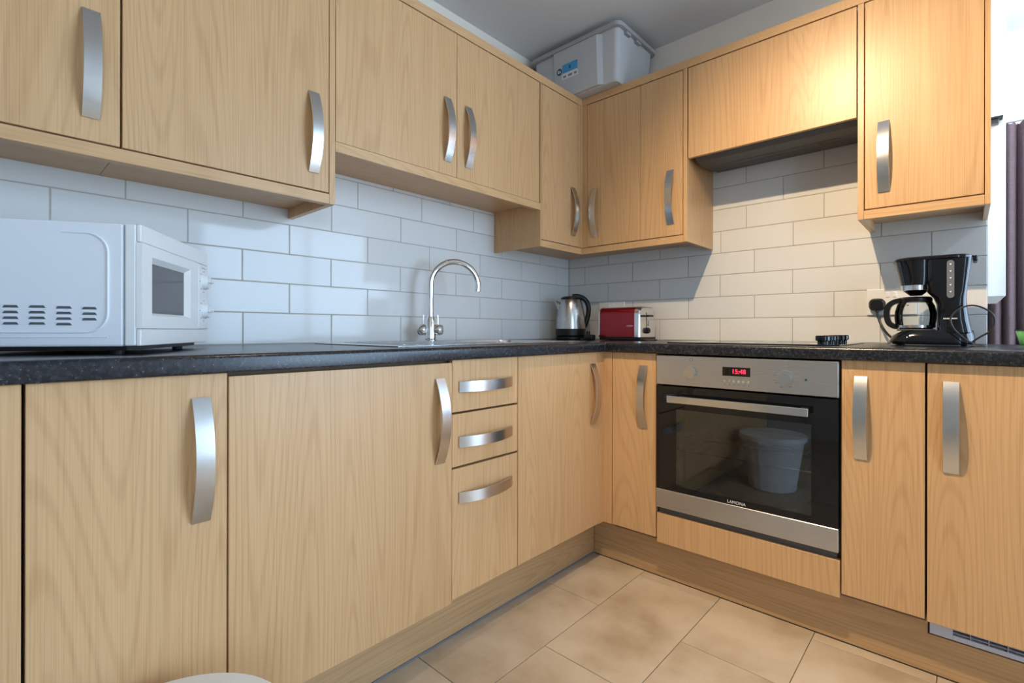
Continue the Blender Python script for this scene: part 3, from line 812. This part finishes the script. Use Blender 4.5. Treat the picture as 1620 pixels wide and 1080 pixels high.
# ------------------------------------------------------------------ toaster
TX0, TX1, TY0, TY1 = 0.372, 0.592, -0.252, -0.085
t = thing('toaster', 'red and chrome two-slice toaster beside the kettle', 'toaster', (0.48, -0.17, WT))
def tsec(x, inset=0.0, zt=0.168):
    y0, y1 = TY0 + inset, TY1 - inset; z0, z1 = WT + .018, WT + zt - inset; r = .036
    o = [(x, y0, z0)]
    for i in range(7):
        a = R(180 - 90 * i / 6); o.append((x, y0 + r + r * math.cos(a), z1 - r + r * math.sin(a)))
    for i in range(7):
        a = R(90 - 90 * i / 6); o.append((x, y1 - r + r * math.cos(a), z1 - r + r * math.sin(a)))
    o.append((x, y1, z0)); return o
obj('red_shell', loft(nb(), [tsec(TX0 + .010), tsec(TX1 - .012)]), 'red', t, True)
obj('chrome_end', loft(nb(), [tsec(TX1 - .012, -.001), tsec(TX1 + .010, 0.0), tsec(TX1 + .016, .005)]), 'chrome_dull', t, True)
obj('chrome_end', loft(nb(), [tsec(TX0 + .010, -.001), tsec(TX0 + .003, 0.0), tsec(TX0, .005)]), 'chrome_dull', t, True)
obj('base', B(TX0 + .004, TX1 + .018, TY0 + .003, TY1 - .003, WT + .002, WT + .0185, .003), 'black', t)
for y in (-0.205, -0.155): obj('bread_slot', B(TX0 + .04, TX1 - .04, y, y + .026, WT + .1675, WT + .1688), 'inside', t)
xe = TX1 + .016
obj('lever_slot', B(xe - .001, xe + .0006, -0.185, -0.180, WT + .060, WT + .140), 'inside', t)
obj('lever', B(xe, xe + .028, -0.205, -0.160, WT + .118, WT + .127, .002), 'black', t)
bm = nb(); cyl(bm, (xe, -0.182, WT + .050), (xe + .016, -0.182, WT + .050), .0155, .013, 6); obj('browning_dial', bm, 'black', t)
for z in (.078, .087, .096): obj('button', cyl(nb(), (xe, -0.160, WT + z), (xe + .004, -0.160, WT + z), .003, n=10), 'chrome', t)
obj('badge', B(TX1 - .055, TX1 - .020, TY0 - .0007, TY0 + .001, WT + .072, WT + .0745), 'chrome_dull', t)
cb = obj('power_cord', tube(nb(), smooth_path([(TX1 + .015, -0.24, WT + .008), (TX1 + .05, -0.235, WT + .005), (TX1 + .085, -0.215, WT + .0045), (TX1 + .06, -0.19, WT + .0045)], 8), .004, 8), 'rubber', t, True)
# loose kettle lead and plug on the worktop
t = thing('power_plug', 'black plug and lead lying between the kettle and the toaster', 'plug', (0.345, -0.30, WT))
obj('plug_body', B(0.335, 0.378, -0.322, -0.282, WT + .0005, WT + .030, .007, 2), 'black', t, True)
for (y, z) in ((-0.312, .024), (-0.292, .024)): obj('pin', B(0.342, 0.347, y - .003, y + .003, WT + .029, WT + .046), 'black', t)
obj('lead', tube(nb(), smooth_path([(0.337, -0.302, WT + .010), (0.318, -0.300, WT + .006), (0.29, -0.285, WT + .0045), (0.265, -0.25, WT + .0045), (0.245, -0.225, WT + .0045)], 8), .0038, 8), 'rubber', t, True)

# ------------------------------------------------------------------ sockets
def socket(x0, x1, z0, z1, label):
    t = thing('wall_socket', label, 'socket', ((x0 + x1) / 2, 0, z0))
    obj('plate', B(x0, x1, -0.0095, -0.0005, z0, z1, .002, 2), 'white_plastic', t)
    m = (x0 + x1) / 2
    for x in (m - .012, m + .012):
        obj('rocker_switch', B(x - .006, x + .006, -.0125, -.009, z1 - .034, z1 - .014, .001), 'white_plastic', t)
    for q in (-1, 1):
        cx = m + q * .040
        for (dx, dz, w_, h_) in ((0, .016, .0035, .009), (-.011, -.006, .007, .0035), (.011, -.006, .007, .0035)):
            obj('pin_hole', B(cx + dx - w_ / 2, cx + dx + w_ / 2, -.0099, -.009, z0 + .042 + dz - h_ / 2, z0 + .042 + dz + h_ / 2), 'inside', t)
    return t
socket(0.222, 0.385, 1.037, 1.136, 'white double socket behind the toaster')
socket(1.484, 1.640, 1.036, 1.139, 'white double socket behind the coffee maker')

# ------------------------------------------------------------------ coffee maker
CY0, CY1 = -0.335, -0.185
CYM = (CY0 + CY1) / 2
t = thing('coffee_maker', 'black filter coffee maker with glass jug and looped cord', 'coffee maker', (1.69, CYM, WT))
bm = nb()
loft(bm, [rrect(1.592, 1.797, CY0, CY1, .050, WT + .004), rrect(1.580, 1.800, CY0 - .003, CY1 + .003, .055, WT + .014),
          rrect(1.590, 1.799, CY0 + .002, CY1 - .002, .05, WT + .034), rrect(1.618, 1.795, CY0 + .012, CY1 - .012, .045, WT + .052)])
obj('base', bm, 'black_gloss', t, True)
for x in (1.61, 1.775):
    for y in (CY0 + .03, CY1 - .03): obj('foot', cyl(nb(), (x, y, WT), (x, y, WT + .006), .009, n=12), 'rubber', t)
obj('hot_plate', lathe(nb(), [(.052, .050), (.052, .0545), (.048, .056)], (1.652, CYM, WT), 36), 'hood', t, True)
bm = nb()
loft(bm, [rrect(1.708, 1.793, CY0 + .006, CY1 - .006, .030, WT + .045), rrect(1.707, 1.786, CY0 + .008, CY1 - .008, .030, WT + .085),
          rrect(1.707, 1.780, CY0 + .008, CY1 - .008, .024, WT + .135), rrect(1.699, 1.779, CY0 + .007, CY1 - .007, .020, WT + .158),
          rrect(1.684, 1.780, CY0 + .006, CY1 - .006, .016, WT + .176), rrect(1.680, 1.786, CY0 + .003, CY1 - .003, .018, WT + .230),
          rrect(1.678, 1.792, CY0, CY1, .022, WT + .282)])
obj('water_tank', bm, 'black_gloss', t, True)
bm = nb()
loft(bm, [rrect(1.613, 1.700, CY0 + .010, CY1 - .010, .040, WT + .202), rrect(1.609, 1.705, CY0 + .007, CY1 - .007, .045, WT + .225),
          rrect(1.600, 1.710, CY0 + .004, CY1 - .004, .052, WT + .262), rrect(1.596, 1.712, CY0, CY1, .055, WT + .284)])
obj('filter_housing', bm, 'black_gloss', t, True)
bm = nb(); loft(bm, [rrect(1.613, 1.690, CY0 + .0085, CY1 - .0085, .040, WT + .186), rrect(1.612, 1.690, CY0 + .0085, CY1 - .0085, .040, WT + .2025)])
obj('chrome_band', bm, 'chrome_dull', t, True)
bm = nb(); cyl(bm, (1.652, CYM, WT + .170), (1.652, CYM, WT + .187), .016, .034, 28); obj('drip_nozzle', bm, 'black', t, True)
bm = nb(); loft(bm, [rrect(1.592, 1.797, CY0 - .004, CY1 + .004, .055, WT + .284), rrect(1.592, 1.797, CY0 - .004, CY1 + .004, .055, WT + .290),
                     rrect(1.598, 1.790, CY0 + .004, CY1 - .004, .05, WT + .295)])
ld = obj('lid', bm, 'black_gloss', t, True)
obj('lid_hinge', B(1.794, 1.806, CYM - .04, CYM + .04, WT + .272, WT + .290, .003), 'black', ld)
bm = nb(); loft(bm, [[(x, CY0 - .0005 + k * 1.0, z) for (x, z, _) in rrect(1.7325, 1.7505, WT + .155, WT + .276, .0088, 0)] for k in (0, .004)])
gq = obj('level_gauge', bm, 'gauge', t)
for i in range(5):
    z = WT + .262 - i * .022
    bm = nb(); prism(bm, [(1.7385, z + .003), (1.7415, z - .002), (1.7445, z + .003)], 'y', CY0 - .0012, CY0 + .001); obj('level_mark', bm, 'print_white', gq)
for i in range(9):
    if i == 4: continue
    x = 1.7245 + i * .0038
    obj('brand_print', B(x, x + .0028, CY0 + .0035, CY0 + .0075, WT + .0875, WT + .0915), 'print_white', t)
obj('power_switch', cyl(nb(), (1.739, CY0 + .003, WT + .068), (1.739, CY0 + .009, WT + .068), .008, n=20), 'black', t, True)
# jug
cg = Vector((1.652, CYM, WT + .0562))
jug = obj('glass_jug', lathe(nb(), [(.044, 0), (.050, .006), (.0535, .030), (.0545, .055), (.050, .078), (.042, .094)], cg, 40, False, True), 'carafe', t, True)
obj('jug_collar', lathe(nb(), [(.0425, .092), (.0435, .096), (.0435, .104), (.038, .109), (.010, .111)], cg, 40, True, True), 'black', jug, True)
obj('jug_band', lathe(nb(), [(.0505, .004), (.0515, .004), (.0520, .013), (.0510, .013)], cg, 40, False, False), 'chrome_dull', jug, True)
bm = nb()
hp = smooth_path([(cg.x - .036, CYM, cg.z + .100), (cg.x - .060, CYM, cg.z + .094), (cg.x - .076, CYM, cg.z + .078), (cg.x - .080, CYM, cg.z + .050),
                  (cg.x - .074, CYM, cg.z + .022), (cg.x - .060, CYM, cg.z + .010), (cg.x - .048, CYM, cg.z + .008)], 6)
secs = []
for i, p in enumerate(hp):
    tn = (hp[min(i + 1, len(hp) - 1)] - hp[max(i - 1, 0)]).normalized(); nn = Vector((tn.z, 0, -tn.x))
    secs.append([p + nn * a + Vector((0, b, 0)) for a, b in ((.0085, -.011), (.0085, .011), (-.0085, .011), (-.0085, -.011))])
loft(bm, secs); obj('jug_handle', bm, 'black', jug, True)
bm = nb(); hp2 = [(cg.x - .040, cg.z + .098), (cg.x - .050, cg.z + .084), (cg.x - .0565, cg.z + .060), (cg.x - .0575, cg.z + .035), (cg.x - .054, cg.z + .008),
                  (cg.x - .050, cg.z + .008), (cg.x - .0535, cg.z + .035), (cg.x - .0530, cg.z + .060), (cg.x - .046, cg.z + .084), (cg.x - .036, cg.z + .098)]
prism(bm, hp2, 'y', CYM - .011, CYM + .011); obj('jug_strap', bm, 'black', jug)
# cord: looped at the tank side and plugged in behind
lp_ = [(1.788, CYM, WT + .010), (1.795, -0.345, WT + .008), (1.775, -0.352, WT + .026), (1.750, -0.352, WT + .056), (1.742, -0.352, WT + .087), (1.754, -0.350, WT + .111), (1.781, -0.345, WT + .128),
       (1.809, -0.34, WT + .125), (1.835, -0.335, WT + .105), (1.843, -0.33, WT + .079), (1.835, -0.33, WT + .052), (1.809, -0.325, WT + .030),
       (1.792, -0.32, WT + .012), (1.812, -0.325, WT + .006), (1.822, -0.34, WT + .0045), (1.812, -0.352, WT + .0045), (1.79, -0.35, WT + .0045)]
obj('power_cord', tube(nb(), smooth_path(lp_, 8), .0026, 8), 'rubber', t, True)
pg = obj('plug', loft(nb(), [[(x, y, z) for (x, z, _) in rrect(1.519 - .0265 + q, 1.519 + .0265 - q, 1.052 + q, 1.101 - q, .020, 0)] for (y, q) in ((-.010, 0), (-.030, 0), (-.040, .006))]), 'black', t, True)
obj('plug_cord', tube(nb(), smooth_path([(1.519, -.026, 1.056), (1.521, -.026, 1.036), (1.528, -.03, 1.010), (1.545, -.05, .975), (1.575, -.10, .945), (1.61, -.15, .935), (1.66, -.17, .932)], 8), [.0075] * 4 + [.0045] * 45, 10), 'rubber', pg, True)

# ------------------------------------------------------------------ storage tub on the wall units
t = thing('storage_tub', 'grey plastic storage tub with a rim, on top of the corner wall units', 'storage tub', (0.36, -0.27, ZCT))
zb = ZCT + .002
TH = 0.252
def ts(z, k): # k 0 bottom .. 1 top
    return rrect(0.060 - .018 * k, 0.545 + .016 * k, -0.362 - .018 * k, -0.050 + .018 * k, .022, z, 5)
bm = nb(); loft(bm, [ts(zb, -.3), ts(zb + .007, 0), ts(zb + TH, 1)], False)
bm.faces.new([v for v in bm.verts if abs(v.co.z - zb) < 1e-5]); tb = obj('tub', bm, 'grey_plastic', t, True)
def rim_ring(bm, o, i, z0, z1):
    X0_, X1_, Y0_, Y1_ = 0.042, 0.561, -0.380, -0.032
    a = rrect(X0_ - o, X1_ + o, Y0_ - o, Y1_ + o, .034, z0, 6); a2 = rrect(X0_ - o - .002, X1_ + o + .002, Y0_ - o - .002, Y1_ + o + .002, .036, (z0 + z1) / 2, 6)
    b = rrect(X0_ - o, X1_ + o, Y0_ - o, Y1_ + o, .034, z1, 6)
    c_ = rrect(X0_ + i, X1_ - i, Y0_ + i, Y1_ - i, .02, z1, 6); d_ = [(x, y, z0) for x, y, _ in c_]
    loft(bm, [a, a2, b, c_, d_, a], False); return bm
obj('rim', rim_ring(nb(), .019, .004, zb + TH - .010, zb + TH + .010), 'grey_rim', t, True)
obj('lid', loft(nb(), [rrect(0.040, 0.563, -0.382, -0.030, .03, zb + TH + .004, 5), rrect(0.044, 0.559, -0.378, -0.034, .03, zb + TH + .015, 5)]), 'grey_plastic', t)
def face_pt(x, z, pr): k = (z - zb - .007) / (TH - .007); return (x, -0.362 - .018 * k - pr, z)
bm = nb()
loft(bm, [[face_pt(0.186, zb + .003, p), face_pt(0.470 - q, zb + .003, p), face_pt(0.474 - q, zb + TH - .012, p), face_pt(0.186, zb + TH - .012, p)] for p, q in ((-.004, 0), (0, 0), (.016, .024))])
obj('raised_panel', bm, 'grey_plastic', tb)
for y in (-0.30, -0.20): obj('rim_clip', B(0.556, 0.577, y - .022, y + .022, zb + TH - .024, zb + TH - .0105, .002), 'grey_rim', t)
def sticker(name, x0, x1, z0, z1, mat, pr=.0012):
    bm = nb(); loft(bm, [[face_pt(x0, z0, .016 + p), face_pt(x1, z0, .016 + p), face_pt(x1, z1, .016 + p), face_pt(x0, z1, .016 + p)] for p in (-.001, pr)]); return obj(name, bm, mat, tb)
zs = zb + .118
sticker('label_blue', 0.240, 0.335, zs + .005, zs + .047, 'sticker_blue')
sticker('label_white', 0.236, 0.335, zs - .026, zs - .002, 'sticker_white')
sticker('label_line', 0.240, 0.335, zs - .001, zs + .0035, 'sticker_white')
for (a, b_) in ((.244, .262), (.275, .300), (.312, .328)): sticker('label_print', a, b_, zs - .019, zs - .008, 'print', .0016)
sticker('label_mark', .283, .293, zs + .018, zs + .034, 'sticker_teal', .0016)
bm = nb(); loft(bm, [[face_pt(.221 + .0165 * math.cos(2 * math.pi * i / 24), zs + .020 + .0175 * math.sin(2 * math.pi * i / 24), .016 + p) for i in range(24)] for p in (-.001, .0014)])
obj('label_disc', bm, 'sticker_teal', tb)
sticker('label_disc_print', .2125, .2185, zs + .013, zs + .028, 'sticker_white', .0018); sticker('label_disc_print', .2225, .2295, zs + .013, zs + .025, 'sticker_white', .0018)

# ------------------------------------------------------------------ bin in front of the cupboards
BX, BY = 0.893, -2.262
t = thing('waste_bin', 'white round ribbed bin, only its top showing at the bottom edge', 'bin', (BX, BY, 0))
def ribbed(bm, prof, n=72):
    rings = []
    for (r, z, amp) in prof:
        rings.append([bm.verts.new((BX + (r + (amp if (i // 2) % 2 else 0)) * math.cos(2 * math.pi * i / n), BY + (r + (amp if (i // 2) % 2 else 0)) * math.sin(2 * math.pi * i / n), z)) for i in range(n)])
    for a, b in zip(rings, rings[1:]):
        for i in range(n): bm.faces.new((a[i], a[(i + 1) % n], b[(i + 1) % n], b[i]))
    bm.faces.new(rings[0][::-1]); return bm
obj('bucket', ribbed(nb(), [(.120, 0, 0), (.130, .004, 0), (.132, .012, -.005), (.170, .278, -.005), (.172, .291, 0), (.178, .314, 0)]), 'bin', t, True)
obj('rim', lathe(nb(), [(.180, .304), (.188, .306), (.190, .320), (.186, .328), (.177, .330)], (BX, BY, 0), 56, False, False), 'bin', t, True)
obj('lid', lathe(nb(), [(.185, .322), (.189, .327), (.187, .335), (.145, .340), (.02, .342)], (BX, BY, 0), 56), 'bin', t, True)
for s in (-1, 1):
    obj('side_grip', B(BX - .03, BX + .03, BY + s * .182 - .014, BY + s * .182 + .014, .289, .306, .004), 'bin', t)

# ------------------------------------------------------------------ living area beyond the oven wall
bk = struct('trim_1', B(1.30, 1.885, 0.104, 0.81, 1.102, ZC - .002), 'white_wall', 'white boxed-in bulkhead beside the curtain')
struct('wall_inner', B(1.30, 2.75, 1.06, 1.14, -0.003, ZC), 'white_wall', 'white wall behind the curtain')
CYW = 0.95
t = thing('curtain', 'muted purple curtain hanging beyond the oven wall', 'curtain', (2.15, CYW, 0.05))
bm = nb(); n = 260; xa, xb = 1.845, 2.55
def fold(u): return .024 * math.sin(u * 86) + .008 * math.sin(u * 40 + 1)
rings = []
for (z, k) in ((0.03, 1.1), (0.6, 1.0), (1.2, .95), (1.7, .9), (1.945, .75)):
    rings.append([bm.verts.new((xa + (xb - xa) * i / n + .006 * math.cos(i / n * 86), CYW + fold(i / n) * k, z)) for i in range(n + 1)])
top = [bm.verts.new((v.co.x, CYW + (v.co.y - CYW) * .9, 1.975 + .004 * math.sin(i * .9))) for i, v in enumerate(rings[-1])]
rings.append(top)
for a, b in zip(rings, rings[1:]):
    for i in range(n): bm.faces.new((a[i], a[i + 1], b[i + 1], b[i]))
bmesh.ops.solidify(bm, geom=bm.faces[:], thickness=.003)
obj('cloth', bm, 'curtain', t, True)
t = thing('curtain_rail', 'slim grey curtain rail above the purple curtain', 'curtain rail', (2.2, CYW, 1.98))
obj('rail', B(1.885, 2.56, CYW - .012, CYW + .012, 1.983, 2.000, .002), 'upvc', t)
obj('wall_bracket', B(1.875, 1.885, CYW - .01, 1.058, 1.9905, 2.002), 'hood', t)
t = thing('wall_bracket', 'small dark bracket fixed to the white bulkhead near the curtain', 'bracket', (1.862, 0.10, 1.73))
obj('arm', B(1.838, 1.876, 0.060, 0.1035, 1.746, 1.751, .001), 'hood_dark', t)
obj('body', B(1.838, 1.866, 0.075, 0.1035, 1.730, 1.746, .002), 'hood', t)
GX, GY = 1.941, 0.105
t = thing('green_tumbler', 'small green tumbler with a dark rim at the right edge', 'tumbler', (GX, GY, WT))
obj('cup', lathe(nb(), [(.018, 0), (.020, .002), (.030, .045), (.032, .052), (.029, .052), (.018, .006)], (GX, GY, WT + .0002), 32, True, True), 'green', t, True)
obj('rim', lathe(nb(), [(.0305, .050), (.0335, .050), (.0335, .055), (.0305, .055), (.0305, .050)], (GX, GY, WT), 32, False, False), 'hood_dark', t, True)

# ------------------------------------------------------------------ ceiling spotlight bar (above the frame) and its light
LX, LY, LZ = 1.28, -1.56, 2.38
t = thing('ceiling_spotlight', 'ceiling spotlight bar shining on the oven wall', 'ceiling light', (LX, LY, ZC))
obj('mount', cyl(nb(), (LX - .16, LY - .02, ZC - .022), (LX - .16, LY - .02, ZC), .05, .05, 32), 'chrome_dull', t, True)
obj('bar', B(LX - .35, LX + .03, LY - .035, LY - .005, ZC - .034, ZC - .022, .002), 'chrome_dull', t)
SPOTS = [(LX, LY, (1.76, -0.48, 1.0), 145.0), (LX - .32, LY - .02, (1.55, -1.1, 0.0), 26.0)]
for (x, y, tg, pw) in SPOTS:
    p = Vector((x, y, LZ)); dv = (Vector(tg) - p).normalized()
    bm = nb(); cyl(bm, p - dv * .075, p - dv * .004, .026, .033, 28, cap=False)
    cyl(bm, p - dv * .076, p - dv * .074, .026, .026, 28)
    hd = obj('lamp_head', bm, 'chrome_dull', t, True)
    obj('bulb', cyl(nb(), p - dv * .012, p - dv * .008, .024, .024, 24), 'bulb', hd)
    obj('arm', cyl(nb(), p - dv * .07, (x, y - .02, ZC - .03), .006, n=12), 'chrome_dull', hd)
    l = bpy.data.lights.new('spotlight', 'SPOT'); l.energy = pw; l.color = (1.0, 0.755, 0.475)
    l.spot_size = R(110); l.spot_blend = 1.0; l.shadow_soft_size = 0.016
    lo = bpy.data.objects.new('spotlight', l); COL.objects.link(lo)
    lo.matrix_world = Matrix.Translation(p) @ dv.to_track_quat('-Z', 'Y').to_matrix().to_4x4()

# added out-of-view spotlight, brightens the bulkhead, the curtain and the wall behind
QX, QY = 2.95, -0.22
t = thing('ceiling_spotlight', 'added unseen spotlight brightening the curtain wall beyond the oven wall', 'ceiling light', (QX, QY, ZC))
obj('mount', cyl(nb(), (QX, QY, ZC - .02), (QX, QY, ZC), .045, .045, 28), 'chrome_dull', t, True)
p = Vector((QX, QY, LZ - .02)); dv = (Vector((1.9, 0.9, 1.75)) - p).normalized()
bm = nb(); cyl(bm, p - dv * .075, p - dv * .004, .026, .033, 28, cap=False); cyl(bm, p - dv * .076, p - dv * .074, .026, .026, 28)
hd = obj('lamp_head', bm, 'chrome_dull', t, True)
obj('bulb', cyl(nb(), p - dv * .012, p - dv * .008, .024, .024, 24), 'bulb_added', hd)
obj('arm', cyl(nb(), p - dv * .07, (QX, QY, ZC - .018), .006, n=12), 'chrome_dull', hd)
l = bpy.data.lights.new('spotlight', 'SPOT'); l.energy = 120.0; l.color = (0.88, 0.94, 1.0)  # fill light of the added fitting, no known source
l.spot_size = R(95); l.spot_blend = 0.8; l.shadow_soft_size = 0.02
lo = bpy.data.objects.new('spotlight', l); COL.objects.link(lo)
lo.matrix_world = Matrix.Translation(p) @ dv.to_track_quat('-Z', 'Y').to_matrix().to_4x4()
